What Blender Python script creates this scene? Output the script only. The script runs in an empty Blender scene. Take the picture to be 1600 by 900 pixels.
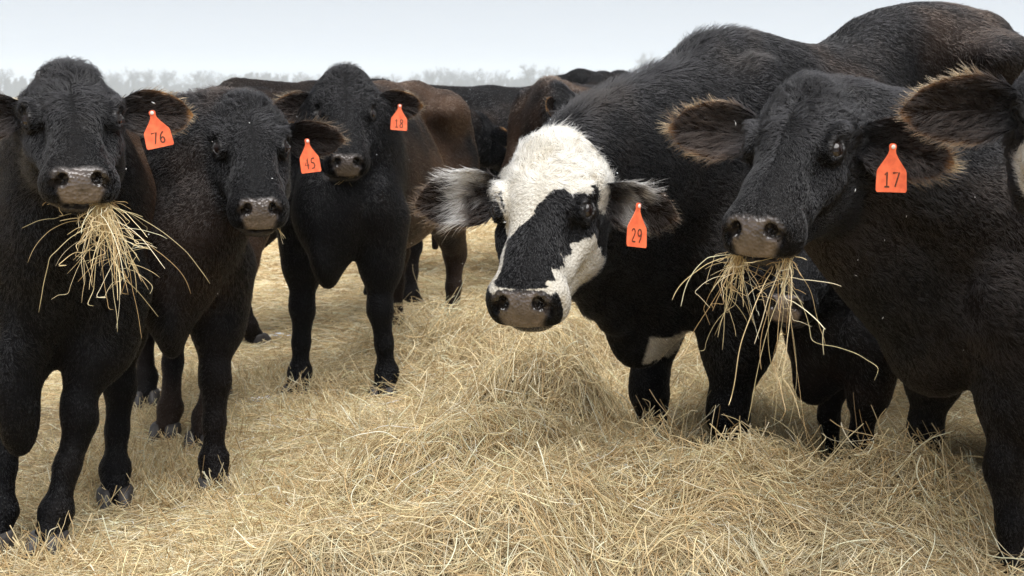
import bpy, bmesh, math, time
import numpy as np
from math import radians as R, sin, cos, pi

T0 = time.time()
rng = np.random.default_rng(7)
sc = bpy.context.scene
COL = sc.collection
A = np.array

# ------------------------------------------------------------------ camera, world, sun, exposure
cam_d = bpy.data.cameras.new('camera')
cam = bpy.data.objects.new('camera', cam_d); COL.objects.link(cam)
cam.location = (0, 0, 1.2)
cam.rotation_euler = (R(90) - math.atan(300 / 1867.), 0, 0)
cam_d.sensor_width = 36; cam_d.lens = 42.0
cam_d.clip_start = 0.05; cam_d.clip_end = 5000
cam_d.dof.use_dof = True; cam_d.dof.focus_distance = 3.0; cam_d.dof.aperture_fstop = 7.1
sc.camera = cam

SUN_EL, SUN_ROT = R(74), R(150)
wd = bpy.data.worlds.new('World'); sc.world = wd; wd.use_nodes = True
wn = wd.node_tree; wn.nodes.clear()
sky = wn.nodes.new('ShaderNodeTexSky'); sky.sky_type = 'NISHITA'; sky.sun_disc = False
sky.sun_elevation = SUN_EL; sky.sun_rotation = SUN_ROT
sky.air_density = 1.0; sky.dust_density = 1.0; sky.ozone_density = 1.0
hs = wn.nodes.new('ShaderNodeMixRGB'); hs.inputs[0].default_value = 1.0
bwn = wn.nodes.new('ShaderNodeRGBToBW')
cmb = wn.nodes.new('ShaderNodeMixRGB'); cmb.blend_type = 'MULTIPLY'; cmb.inputs[0].default_value = 1
cmb.inputs[2].default_value = (0.92, 0.98, 1.08, 1)
bg = wn.nodes.new('ShaderNodeBackground'); bg.inputs[1].default_value = 0.0235
wo = wn.nodes.new('ShaderNodeOutputWorld')
L = wn.links.new
L(sky.outputs[0], bwn.inputs[0]); L(bwn.outputs[0], cmb.inputs[1])
L(sky.outputs[0], hs.inputs[1]); L(cmb.outputs[0], hs.inputs[2])
L(hs.outputs[0], bg.inputs[0]); L(bg.outputs[0], wo.inputs[0])

sd = bpy.data.lights.new('sun', 'SUN'); sd.energy = 1.5; sd.angle = R(75); sd.color = (1, 0.98, 0.95)
sun = bpy.data.objects.new('sun', sd); COL.objects.link(sun)
sun.rotation_euler = (SUN_EL - R(90), 0, -SUN_ROT)      # soft, high, from behind the camera's right shoulder

sc.view_settings.view_transform = 'Standard'; sc.view_settings.look = 'None'
sc.view_settings.gamma = 1; sc.view_settings.use_curve_mapping = False
sc.view_settings.exposure = 2.55
sc.cycles.use_denoising = True
sc.cycles.max_bounces = 8; sc.cycles.diffuse_bounces = 3; sc.cycles.transmission_bounces = 6
sc.cycles.volume_bounces = 3; sc.cycles.transparent_max_bounces = 8
sc.cycles.caustics_reflective = False; sc.cycles.caustics_refractive = False
sc.render.hair_type = 'STRAND'

# ------------------------------------------------------------------ helpers
def tag(o, label=None, cat=None, group=None, kind=None):
    if label: o['label'] = label
    if cat: o['category'] = cat
    if group: o['group'] = group
    if kind: o['kind'] = kind
    return o

def empty(name, loc=(0, 0, 0), rz=0):
    o = bpy.data.objects.new(name, None); COL.objects.link(o)
    o.location = loc; o.rotation_euler = (0, 0, rz); o.empty_display_size = .1
    return o

def mesh_obj(name, v, f, mat, parent=None, smooth=True):
    me = bpy.data.meshes.new(name)
    me.from_pydata([tuple(map(float, p)) for p in v], [], [tuple(int(i) for i in q) for q in f])
    if smooth: me.polygons.foreach_set('use_smooth', np.ones(len(me.polygons), bool))
    me.materials.append(mat); me.update()
    o = bpy.data.objects.new(name, me); COL.objects.link(o)
    if parent: o.parent = parent
    return o

def curves_obj(name, P, rad, colr, mat, parent=None):
    """P (n,m,3) points, rad (n,m) radii, colr (n,3) colour of each strand"""
    n, m = P.shape[:2]
    cu = bpy.data.hair_curves.new(name)
    cu.add_curves([m] * n)
    cu.position_data.foreach_set('vector', P.astype(np.float32).ravel())
    a = cu.attributes.get('radius') or cu.attributes.new('radius', 'FLOAT', 'POINT')
    a.data.foreach_set('value', rad.astype(np.float32).ravel())
    a = cu.attributes.new('tint', 'FLOAT_COLOR', 'CURVE')
    c4 = np.ones((n, 4), np.float32); c4[:, :3] = colr
    a.data.foreach_set('color', c4.ravel())
    cu.materials.append(mat)
    o = bpy.data.objects.new(name, cu); COL.objects.link(o)
    if parent: o.parent = parent
    return o

def nrm(v):
    v = np.asarray(v, float); return v / (np.linalg.norm(v, axis=-1, keepdims=True) + 1e-12)

def sstep(a, b, x):
    t = np.clip((x - a) / (b - a), 0, 1); return t * t * (3 - 2 * t)

_ph = rng.uniform(0, 6.28, (40, 3)); _dr = nrm(rng.normal(size=(40, 3)))
def noise3(P, freq, seed=0, octv=3):
    """cheap smooth noise, about -1..1"""
    P = np.asarray(P); r = np.zeros(P.shape[:-1]); amp = 1; tot = 0
    for o in range(octv):
        f = freq * 2.03 ** o
        for k in range(4):
            i = (seed * 7 + o * 4 + k) % 40; j = (seed * 3 + o * 5 + k * 11 + 13) % 40
            r = r + amp * np.sin(P @ _dr[i] * f * 6.28 + _ph[i, 0] + 1.3 * np.sin(P @ _dr[j] * f * 3.9 + _ph[j, 1]))
        tot += amp * 2.2; amp *= .55
    return r / tot

# ------------------------------------------------------------------ materials
def new_mat(name):
    m = bpy.data.materials.new(name); m.use_nodes = True
    nt = m.node_tree; nt.nodes.clear()
    out = nt.nodes.new('ShaderNodeOutputMaterial')
    return m, nt, out

def N(nt, t, **kw):
    n = nt.nodes.new(t)
    for k, v in kw.items():
        if k.startswith('i_'):
            key = k[2:].replace('_', ' ')
            n.inputs[int(key) if key.isdigit() else key].default_value = v
        else: setattr(n, k, v)
    return n

def principled(name, col, rough=.5, spec=.5, noise=None, bump=None, metallic=0):
    m, nt, out = new_mat(name)
    b = N(nt, 'ShaderNodeBsdfPrincipled'); nt.links.new(b.outputs[0], out.inputs[0])
    b.inputs['Base Color'].default_value = (*col, 1); b.inputs['Roughness'].default_value = rough
    b.inputs['Specular IOR Level'].default_value = spec; b.inputs['Metallic'].default_value = metallic
    if noise:
        tc = N(nt, 'ShaderNodeTexCoord'); nz = N(nt, 'ShaderNodeTexNoise'); nz.inputs['Scale'].default_value = noise[0]
        nz.inputs['Detail'].default_value = 5
        mx = N(nt, 'ShaderNodeMixRGB'); mx.inputs[1].default_value = (*col, 1); mx.inputs[2].default_value = (*noise[1], 1)
        rp = N(nt, 'ShaderNodeValToRGB'); rp.color_ramp.elements[0].position = .35; rp.color_ramp.elements[1].position = .68
        nt.links.new(tc.outputs['Object'], nz.inputs['Vector']); nt.links.new(nz.outputs[0], rp.inputs[0])
        nt.links.new(rp.outputs[0], mx.inputs[0]); nt.links.new(mx.outputs[0], b.inputs['Base Color'])
        if bump:
            bp = N(nt, 'ShaderNodeBump'); bp.inputs['Strength'].default_value = bump[1]; bp.inputs['Distance'].default_value = bump[2]
            n2 = N(nt, 'ShaderNodeTexNoise'); n2.inputs['Scale'].default_value = bump[0]; n2.inputs['Detail'].default_value = 4
            nt.links.new(tc.outputs['Object'], n2.inputs['Vector'])
            nt.links.new(n2.outputs[0], bp.inputs['Height']); nt.links.new(bp.outputs[0], b.inputs['Normal'])
    return m

def coat_hair_material():
    m, nt, out = new_mat('cow_hair')
    at = N(nt, 'ShaderNodeAttribute', attribute_name='tint')
    h = N(nt, 'ShaderNodeBsdfHairPrincipled'); h.parametrization = 'COLOR'
    h.inputs['IOR'].default_value = 1.47; h.inputs['Roughness'].default_value = .34; h.inputs['Radial Roughness'].default_value = .55
    h.inputs['Random Roughness'].default_value = .3 if 'Random Roughness' in h.inputs else 0
    nt.links.new(at.outputs['Color'], h.inputs['Color'])
    d = N(nt, 'ShaderNodeBsdfDiffuse'); nt.links.new(at.outputs['Color'], d.inputs[0])
    bw = N(nt, 'ShaderNodeRGBToBW'); nt.links.new(at.outputs['Color'], bw.inputs[0])
    mr = N(nt, 'ShaderNodeMapRange'); mr.inputs[1].default_value = .004; mr.inputs[2].default_value = .08; mr.inputs[3].default_value = .12; mr.inputs[4].default_value = .0
    nt.links.new(bw.outputs[0], mr.inputs[0])
    mx = N(nt, 'ShaderNodeMixShader'); nt.links.new(mr.outputs[0], mx.inputs[0]); nt.links.new(h.outputs[0], mx.inputs[1]); nt.links.new(d.outputs[0], mx.inputs[2])
    nt.links.new(mx.outputs[0], out.inputs[0])
    return m

def skin_material():
    m, nt, out = new_mat('cow_skin')
    at = N(nt, 'ShaderNodeAttribute', attribute_name='tint')
    wt = N(nt, 'ShaderNodeAttribute', attribute_name='bare')
    b = N(nt, 'ShaderNodeBsdfPrincipled'); nt.links.new(b.outputs[0], out.inputs[0])
    nt.links.new(at.outputs['Color'], b.inputs['Base Color'])
    mr = N(nt, 'ShaderNodeMapRange'); mr.inputs[3].default_value = .55; mr.inputs[4].default_value = .17
    nt.links.new(wt.outputs['Fac'], mr.inputs[0]); nt.links.new(mr.outputs[0], b.inputs['Roughness'])
    mr2 = N(nt, 'ShaderNodeMapRange'); mr2.inputs[3].default_value = .06; mr2.inputs[4].default_value = .6
    nt.links.new(wt.outputs['Fac'], mr2.inputs[0]); nt.links.new(mr2.outputs[0], b.inputs['Specular IOR Level'])
    tc = N(nt, 'ShaderNodeTexCoord')
    vo = N(nt, 'ShaderNodeTexVoronoi'); vo.inputs['Scale'].default_value = 125
    bp = N(nt, 'ShaderNodeBump'); bp.inputs['Strength'].default_value = .8; bp.inputs['Distance'].default_value = .004
    nt.links.new(tc.outputs['Object'], vo.inputs['Vector']); nt.links.new(vo.outputs[0], bp.inputs['Height'])
    nt.links.new(bp.outputs[0], b.inputs['Normal'])
    return m

def straw_material(name='straw', trans=.3):
    m, nt, out = new_mat(name)
    at = N(nt, 'ShaderNodeAttribute', attribute_name='tint')
    d = N(nt, 'ShaderNodeBsdfDiffuse'); t = N(nt, 'ShaderNodeBsdfTranslucent'); g = N(nt, 'ShaderNodeBsdfGlossy')
    g.inputs['Roughness'].default_value = .45; g.inputs['Color'].default_value = (.9, .85, .75, 1)
    m1 = N(nt, 'ShaderNodeMixShader'); m1.inputs[0].default_value = trans
    m2 = N(nt, 'ShaderNodeMixShader'); m2.inputs[0].default_value = .06
    k = nt.links.new
    k(at.outputs['Color'], d.inputs[0]); k(at.outputs['Color'], t.inputs[0])
    k(d.outputs[0], m1.inputs[1]); k(t.outputs[0], m1.inputs[2]); k(m1.outputs[0], m2.inputs[1]); k(g.outputs[0], m2.inputs[2])
    k(m2.outputs[0], out.inputs[0])
    return m

M_HAIR = coat_hair_material()
M_SKIN = skin_material()
M_STRAW = straw_material()
M_EYE = principled('eye_wet', (.010, .006, .005), .10, .5)
M_HOOF = principled('hoof_horn', (.022, .020, .020), .5, .3, (30, (.055, .05, .048)), (60, .3, .003))
M_TAG = principled('tag_orange', (.93, .19, .08), .5, .3, (60, (.70, .125, .055)))
M_INK = principled('tag_ink', (.10, .035, .02), .6, .3)
M_STUD = principled('tag_stud', (.75, .74, .7), .4, .4)
M_SNOW = principled('snow', (.82, .84, .87), .6, .3, (12, (.7, .73, .78)), (40, .4, .01))
M_BARK = principled('bark', (.075, .065, .06), .9, .1, (3, (.05, .045, .042)))

# ------------------------------------------------------------------ ground
def hay_height(x, y):
    """height of the hay surface over the pasture"""
    x = np.asarray(x, float); y = np.asarray(y, float)
    h = np.full(np.broadcast(x, y).shape, 0.012) + .018 * sstep(-.9, -.3, x)
    for cx, cy, sx, sy, a, hh in HAY_MOUNDS:
        dx, dy = x - cx, y - cy
        ca, sa = cos(R(a)), sin(R(a))
        q = ((dx * ca + dy * sa) / sx) ** 2 + ((-dx * sa + dy * ca) / sy) ** 2
        h = h + hh * np.exp(-q ** 1.3)
    P = np.stack([x, y, 0 * x], -1)
    k = (np.exp(-((x - .2) / 1.6) ** 2) * .7 + .3) * (.2 + .8 * sstep(-.95, -.35, x))
    h = h + k * (.045 * noise3(P, .7, 1, 2) + .08 * noise3(P, 1.3, 2, 2) + .03 * noise3(P, 3.0, 3, 2)) * sstep(7.5, 5.0, y)
    fade = sstep(2.2, 2.6, y) * .5 + .5
    return np.maximum(h * fade, .005)

HAY_MOUNDS = [  # x, y, sx, sy, angle, height
    (.15, 2.75, .75, .38, 8, .10), (-.40, 2.6, .36, .20, -10, .13), (.65, 2.6, .4, .3, 0, .06),
    (.62, 2.92, .50, .22, -12, .085), (-.12, 3.3, .40, .17, 15, .15), (.10, 3.95, .27, .17, -20, .30),
    (.45, 3.5, .5, .45, 0, .02), (-.25, 4.9, .5, .3, 10, .09), (.05, 5.2, .6, .5, 0, .10),
    (1.2, 3.75, .5, .3, 0, .03), (-.5, 3.05, .3, .2, 30, .05), (1.05, 2.95, .25, .15, 20, .07),
]

def build_ground():
    m, nt, out = new_mat('pasture')
    tc = N(nt, 'ShaderNodeTexCoord')
    n1 = N(nt, 'ShaderNodeTexNoise'); n1.inputs['Scale'].default_value = .6; n1.inputs['Detail'].default_value = 8
    n2 = N(nt, 'ShaderNodeTexNoise'); n2.inputs['Scale'].default_value = 14; n2.inputs['Detail'].default_value = 6
    r1 = N(nt, 'ShaderNodeValToRGB'); r1.color_ramp.elements[0].position = .38; r1.color_ramp.elements[1].position = .66
    r1.color_ramp.elements[0].color = (.30, .22, .11, 1); r1.color_ramp.elements[1].color = (.48, .38, .21, 1)
    r2 = N(nt, 'ShaderNodeValToRGB'); r2.color_ramp.elements[0].position = .3; r2.color_ramp.elements[1].position = .7
    r2.color_ramp.elements[0].color = (.55, .5, .45, 1); r2.color_ramp.elements[1].color = (1, 1, 1, 1)
    mx = N(nt, 'ShaderNodeMixRGB', blend_type='MULTIPLY'); mx.inputs[0].default_value = 1
    b = N(nt, 'ShaderNodeBsdfPrincipled'); b.inputs['Roughness'].default_value = .9; b.inputs['Specular IOR Level'].default_value = .1
    bp = N(nt, 'ShaderNodeBump'); bp.inputs['Strength'].default_value = .6; bp.inputs['Distance'].default_value = .02
    k = nt.links.new
    k(tc.outputs['Object'], n1.inputs['Vector']); k(tc.outputs['Object'], n2.inputs['Vector'])
    k(n1.outputs[0], r1.inputs[0]); k(n2.outputs[0], r2.inputs[0]); k(r1.outputs[0], mx.inputs[1]); k(r2.outputs[0], mx.inputs[2])
    k(mx.outputs[0], b.inputs['Base Color']); k(n2.outputs[0], bp.inputs['Height']); k(bp.outputs[0], b.inputs['Normal'])
    k(b.outputs[0], out.inputs[0])
    xs = np.concatenate([np.linspace(-2300, -30, 14), np.linspace(-20, -4, 17), np.arange(-3.5, 3.6, .1), np.linspace(4, 20, 17), np.linspace(30, 2300, 14)])
    ys = np.concatenate([np.linspace(-300, -8, 6), np.linspace(-5, 1.9, 8), np.arange(2, 6.01, .1), np.linspace(6.5, 30, 25), np.linspace(45, 2500, 20)])
    X, Y = np.meshgrid(xs, ys, indexing='ij')
    Z = -.17 * np.exp(-((((X - 1.0) * .82 + (Y - 3.87) * .57) / 1.0) ** 2 + (((Y - 3.87) * .82 - (X - 1.0) * .57) / .55) ** 2) ** 2)
    v = np.stack([X, Y, Z], -1).reshape(-1, 3)
    ny = len(ys); idx = np.arange(len(xs) * ny).reshape(len(xs), ny)
    f = np.stack([idx[:-1, :-1], idx[1:, :-1], idx[1:, 1:], idx[:-1, 1:]], -1).reshape(-1, 4)
    tag(mesh_obj('ground', v, f, m), 'pale winter pasture spread with trampled straw', None, None, 'structure')

    # hay bed: the packed hay under the loose strands
    xs = np.arange(-3.2, 3.4, .03); ys = np.arange(1.6, 9.0, .03)
    X, Y = np.meshgrid(xs, ys, indexing='ij')
    Z = hay_height(X, Y) - .012
    edge = np.minimum.reduce([X + 3.2, 3.37 - X, Y - 1.6, 8.97 - Y])
    Z = np.where(edge < .5, Z * (edge / .5).clip(0, 1), Z) + .001
    v = np.stack([X, Y, Z], -1).reshape(-1, 3)
    ny = len(ys); idx = np.arange(len(xs) * ny).reshape(len(xs), ny)
    f = np.stack([idx[:-1, :-1], idx[1:, :-1], idx[1:, 1:], idx[:-1, 1:]], -1).reshape(-1, 4)
    hm = principled('packed_hay', (.17, .115, .05), .9, .1, (40, (.30, .22, .10)), (90, .8, .02))  # darker than the strands, so shade in the gaps is in the colour
    tag(mesh_obj('hay_bed', v, f, hm), 'packed bed of golden hay under the cattle', 'hay', None, 'stuff')
build_ground()

# ------------------------------------------------------------------ distant trees
def bare_tree_mesh(seed, H):
    r = np.random.default_rng(seed)
    tv, tf, cv, cf = [], [], [], []
    def seg(a, b, ra, rb, V, F):
        d = nrm(b - a); s = nrm(np.cross(d, [.3, .9, .2])); t = np.cross(d, s); o = len(V)
        for c, q in ((a, ra), (b, rb)):
            for k in range(3):
                an = k * 2.094; V.append(c + q * (cos(an) * s + sin(an) * t))
        for k in range(3): F.append((o + k, o + (k + 1) % 3, o + 3 + (k + 1) % 3, o + 3 + k))
    def grow(p, d, ln, rad, lv):
        q = p + d * ln
        V, F = (tv, tf) if lv == 0 else (cv, cf)
        seg(p, q, rad, rad * .7, V, F)
        if lv >= 5: return
        n = 3 if lv < 4 else 4
        for k in range(n):
            nd = nrm(d * r.uniform(.6, 1.1) + r.normal(size=3) * (.55 if lv else .42) + A([0, 0, .15]))
            grow(p + d * ln * (r.uniform(.55, 1) if lv else r.uniform(.6, 1)), nd, ln * r.uniform(.6, .82), rad * .58, lv + 1)
    grow(A([0, 0, 0.]), nrm(A([r.normal() * .05, r.normal() * .05, 1.])), H * .26, H * .026, 0)
    return tv, tf, cv, cf

ORD = 'first second third fourth fifth sixth seventh eighth ninth tenth eleventh twelfth thirteenth fourteenth fifteenth sixteenth seventeenth eighteenth nineteenth twentieth twenty-first twenty-second twenty-third twenty-fourth twenty-fifth twenty-sixth twenty-seventh'.split()
def build_trees():
    kinds = []
    for s in range(5):
        tv, tf, cv, cf = bare_tree_mesh(100 + s, 10)
        kinds.append((tv, tf, cv, cf))
    meshes = []
    for tv, tf, cv, cf in kinds:
        a = bpy.data.meshes.new('trunk'); a.from_pydata([tuple(p) for p in tv], [], tf); a.materials.append(M_BARK)
        b = bpy.data.meshes.new('crown'); b.from_pydata([tuple(p) for p in cv], [], cf); b.materials.append(M_BARK)
        meshes.append((a, b))
    F, TH = 1867., math.atan(300 / 1867.)
    spots = [(150, 300, 13.5), (20, 310, 8), (75, 320, 8.5), (110, 330, 9), (185, 315, 9.5), (225, 330, 8), (262, 305, 8.5), (300, 340, 9), (335, 320, 8.5),
             (375, 310, 9.5), (405, 330, 9), (440, 320, 8.5), (480, 300, 10.5), (510, 320, 10), (605, 330, 7.5), (640, 310, 8),
             (665, 320, 8), (685, 335, 7.5), (757, 300, 10), (785, 320, 8), (845, 330, 8.5), (880, 310, 8.5), (905, 320, 9), (945, 300, 11),
             (1545, 290, 17), (1575, 300, 15), (1598, 310, 14)]
    place = {150: 'tall bare tree rising above the haze right of the leftmost cow head', 757: 'lone wispy bare tree on the skyline above the middle cow backs',
             1545: 'tall faded bare tree at the right edge behind the hips'}
    spots.sort()
    for i, (px, Y, H) in enumerate(spots):
        Y, H = Y * 3.4, H * 3.3
        x = (px - 800) / F * Y
        e = empty('bare_tree', (x, Y, -.2), rng.uniform(0, 6)); sc_ = H / 10 * rng.uniform(.85, .95); e.scale = (sc_ * .8, sc_ * .8, sc_)
        tag(e, place.get(px, ORD[i] + ' hazy bare tree along the distant horizon, counted from the left'), 'tree', 'bare trees along the horizon')
        k = i % 5
        for nm, me in zip(('trunk', 'crown'), meshes[k]):
            o = bpy.data.objects.new(nm, me); COL.objects.link(o); o.parent = e
    # the far wood that reads as one mass
    V, Fc, off = [], [], 0
    for j in range(300):
        px = rng.uniform(-350, 1950); Y = rng.uniform(1080, 1250); x = (px - 800) / F * Y
        tv, tf, cv, cf = kinds[j % 5]
        hh = (3.7 + .7 * noise3(A([x, 0, 0.]), .008, 5, 2) + rng.uniform(-.25, .45)) * (1 if px < 1000 else 1.25); wd = hh * rng.uniform(.7, 1.15)
        an = rng.uniform(0, 6.28); B = np.concatenate([A(tv), A(cv)])
        V.append(np.stack([x + wd * (B[:, 0] * cos(an) - B[:, 1] * sin(an)), Y + wd * (B[:, 0] * sin(an) + B[:, 1] * cos(an)), hh * B[:, 2] - .3], 1))
        Fc.append(np.concatenate([A(tf), A(cf) + len(tv)]) + off); off += len(B)
    n0 = 3200; px = rng.uniform(-400, 2000, n0); Y = rng.uniform(1100, 1240, n0); x = (px - 800) / F * Y; w = rng.uniform(.8, 2.2, n0); hh = rng.uniform(6, 20, n0) * (.8 + .35 * noise3(np.stack([x, 0 * x, 0 * x], 1), .009, 8, 2)); ln = rng.normal(size=n0) * 2
    V.append(np.stack([np.stack([x - w, Y, 0 * x], 1), np.stack([x + w, Y, 0 * x], 1), np.stack([x + ln + 1.6, Y + .2, hh], 1), np.stack([x + ln - 1.4, Y + .2, hh * .94], 1)], 1).reshape(-1, 3))
    Fc.append(np.arange(n0 * 4).reshape(-1, 4) + off)
    V, Fc = np.concatenate(V), np.concatenate(Fc)
    o = mesh_obj('far_wood', V, Fc, M_BARK, smooth=False)
    tag(o, 'hazy blue grey band of far woodland on the horizon', 'woodland', None, 'stuff')
build_trees()

def build_haze():
    m, nt, out = new_mat('haze_air')
    v = N(nt, 'ShaderNodeVolumePrincipled'); v.inputs['Color'].default_value = (.76, .87, 1, 1)
    v.inputs['Density'].default_value = .00056; v.inputs['Anisotropy'].default_value = .0
    nt.links.new(v.outputs[0], out.inputs['Volume'])
    x0, x1, y0, y1, z0, z1 = -2400, 2400, -800, 2700, -1.2, 62.0
    V = [(x, y, z) for x in (x0, x1) for y in (y0, y1) for z in (z0, z1)]
    Fc = [(0, 1, 3, 2), (4, 6, 7, 5), (0, 4, 5, 1), (2, 3, 7, 6), (0, 2, 6, 4), (1, 5, 7, 3)]
    tag(mesh_obj('haze', V, Fc, m, smooth=False), 'thin pale winter haze over the pasture', 'haze', None, 'stuff')
build_haze()

# ------------------------------------------------------------------ signed distance sculpting
def ell(c, r, k=.03, rot=None, op=0):
    return ('e', A(c, float), A(r, float), None if rot is None else A(rot, float), k, op)
def con(a, b, ra, rb, k=.03, s=None, fl=1., op=0):
    return ('c', A(a, float), A(b, float), ra, rb, None if s is None else nrm(A(s, float)), fl, k, op)

def prim_bounds(p):
    if p[0] == 'e':
        r = p[2].max(); return p[1] - r, p[1] + r
    r = max(p[3], p[4]) * max(1, p[6]); return np.minimum(p[1], p[2]) - r, np.maximum(p[1], p[2]) + r

def prim_eval(p, P):
    if p[0] == 'e':
        q = P - p[1].astype(np.float32)
        if p[3] is not None: q = q @ p[3].astype(np.float32)      # columns are the axes
        r = p[2].astype(np.float32)
        q1 = q / r; k0 = np.sqrt((q1 * q1).sum(-1)); q2 = q1 / r; k1 = np.sqrt((q2 * q2).sum(-1)) + 1e-9
        return k0 * (k0 - 1) / k1
    a, b = p[1].astype(np.float32), p[2].astype(np.float32)
    pa = P - a
    ba = b - a
    if p[5] is not None:
        s = p[5].astype(np.float32)
        m = (pa @ s)[..., None] * s; pa = pa + m * (1 / p[6] - 1)
        ba = ba + (ba @ s) * s * (1 / p[6] - 1)
    h = np.clip((pa @ ba) / ((ba @ ba) + 1e-12), 0, 1)
    d = pa - h[..., None] * ba
    return np.sqrt((d * d).sum(-1)) - (p[3] + (p[4] - p[3]) * h)

def combine(F, d, k, op):
    if op == 0:
        h = np.maximum(k - np.abs(F - d), 0) / k
        return np.minimum(F, d) - h * h * k * .25
    d = -d
    h = np.maximum(k - np.abs(F - d), 0) / k
    return np.maximum(F, d) + h * h * k * .25

def sdf(prims, P):
    F = np.full(P.shape[:-1], 1., np.float32)
    for p in prims:
        F = combine(F, prim_eval(p, P), p[-2], p[-1])
    return F

def surface_nets(prims, h):
    lo = np.min([prim_bounds(p)[0] for p in prims if p[-1] == 0], 0) - 3 * h
    hi = np.max([prim_bounds(p)[1] for p in prims if p[-1] == 0], 0) + 3 * h
    n = np.ceil((hi - lo) / h).astype(int) + 1
    F = np.full(n, .25, np.float32)
    ax = [(lo[i] + h * np.arange(n[i])).astype(np.float32) for i in range(3)]
    for p in prims:
        a, b = prim_bounds(p); m = p[-2] * .6 + .03
        i0 = np.clip(np.floor((a - m - lo) / h).astype(int), 0, n - 1); i1 = np.clip(np.ceil((b + m - lo) / h).astype(int) + 1, 1, n)
        if (i1 <= i0).any(): continue
        sl = tuple(slice(i0[i], i1[i]) for i in range(3))
        g = np.stack(np.meshgrid(*[ax[i][sl[i]] for i in range(3)], indexing='ij'), -1)
        F[sl] = combine(F[sl], prim_eval(p, g), p[-2], p[-1])
    ins = F < 0
    c = np.zeros(n - 1, np.uint8)
    for dx in (0, 1):
        for dy in (0, 1):
            for dz in (0, 1):
                c += ins[dx:n[0] - 1 + dx, dy:n[1] - 1 + dy, dz:n[2] - 1 + dz]
    act = np.argwhere((c > 0) & (c < 8))
    vid = np.full(n - 1, -1, np.int64); vid[act[:, 0], act[:, 1], act[:, 2]] = np.arange(len(act))
    corners = A([[x, y, z] for x in (0, 1) for y in (0, 1) for z in (0, 1)])
    vals = np.stack([F[act[:, 0] + q[0], act[:, 1] + q[1], act[:, 2] + q[2]] for q in corners], 1)
    acc = np.zeros((len(act), 3)); cnt = np.zeros(len(act))
    for i in range(8):
        for j in range(i + 1, 8):
            if np.abs(corners[i] - corners[j]).sum() != 1: continue
            a, b = vals[:, i], vals[:, j]; x = (a < 0) != (b < 0)
            t = np.where(x, a / np.where(a == b, 1, a - b), 0)
            pt = corners[i] + t[:, None] * (corners[j] - corners[i])
            acc += pt * x[:, None]; cnt += x
    V = lo + h * (act + acc / np.maximum(cnt, 1)[:, None])
    quads = []
    for a in range(3):
        b, d = (a + 1) % 3, (a + 2) % 3
        s0 = [slice(1, -1)] * 3; s1 = [slice(1, -1)] * 3
        s0[a] = slice(0, -1); s1[a] = slice(1, None)
        x0, x1 = ins[tuple(s0)], ins[tuple(s1)]
        e = np.argwhere(x0 != x1); fl = x0[e[:, 0], e[:, 1], e[:, 2]]
        off = A([1, 1, 1]); off[a] = 0; e = e + off
        eb, ed = np.zeros(3, int), np.zeros(3, int); eb[b] = 1; ed[d] = 1
        q = np.stack([vid[tuple((e - eb - ed).T)], vid[tuple((e - ed).T)], vid[tuple(e.T)], vid[tuple((e - eb).T)]], 1)
        q = np.where(fl[:, None], q, q[:, ::-1]); quads.append(q)
    return V, np.concatenate(quads)

# ------------------------------------------------------------------ cow sculpture
def rot_u(axis_u, up):
    u = nrm(A(axis_u, float)); v = nrm(np.cross(A(up, float), u)); w = np.cross(u, v)
    return np.stack([u, v, w], 1)

MZ_T = R(30)                       # the nose leans back: its face looks forward when the head hangs at 45 degrees
MZ_P = A([.372, 0, -.058])
def mz(du, v, dw):
    return (MZ_P[0] + du * cos(MZ_T) - dw * sin(MZ_T), v, MZ_P[2] + du * sin(MZ_T) + dw * cos(MZ_T))

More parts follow.
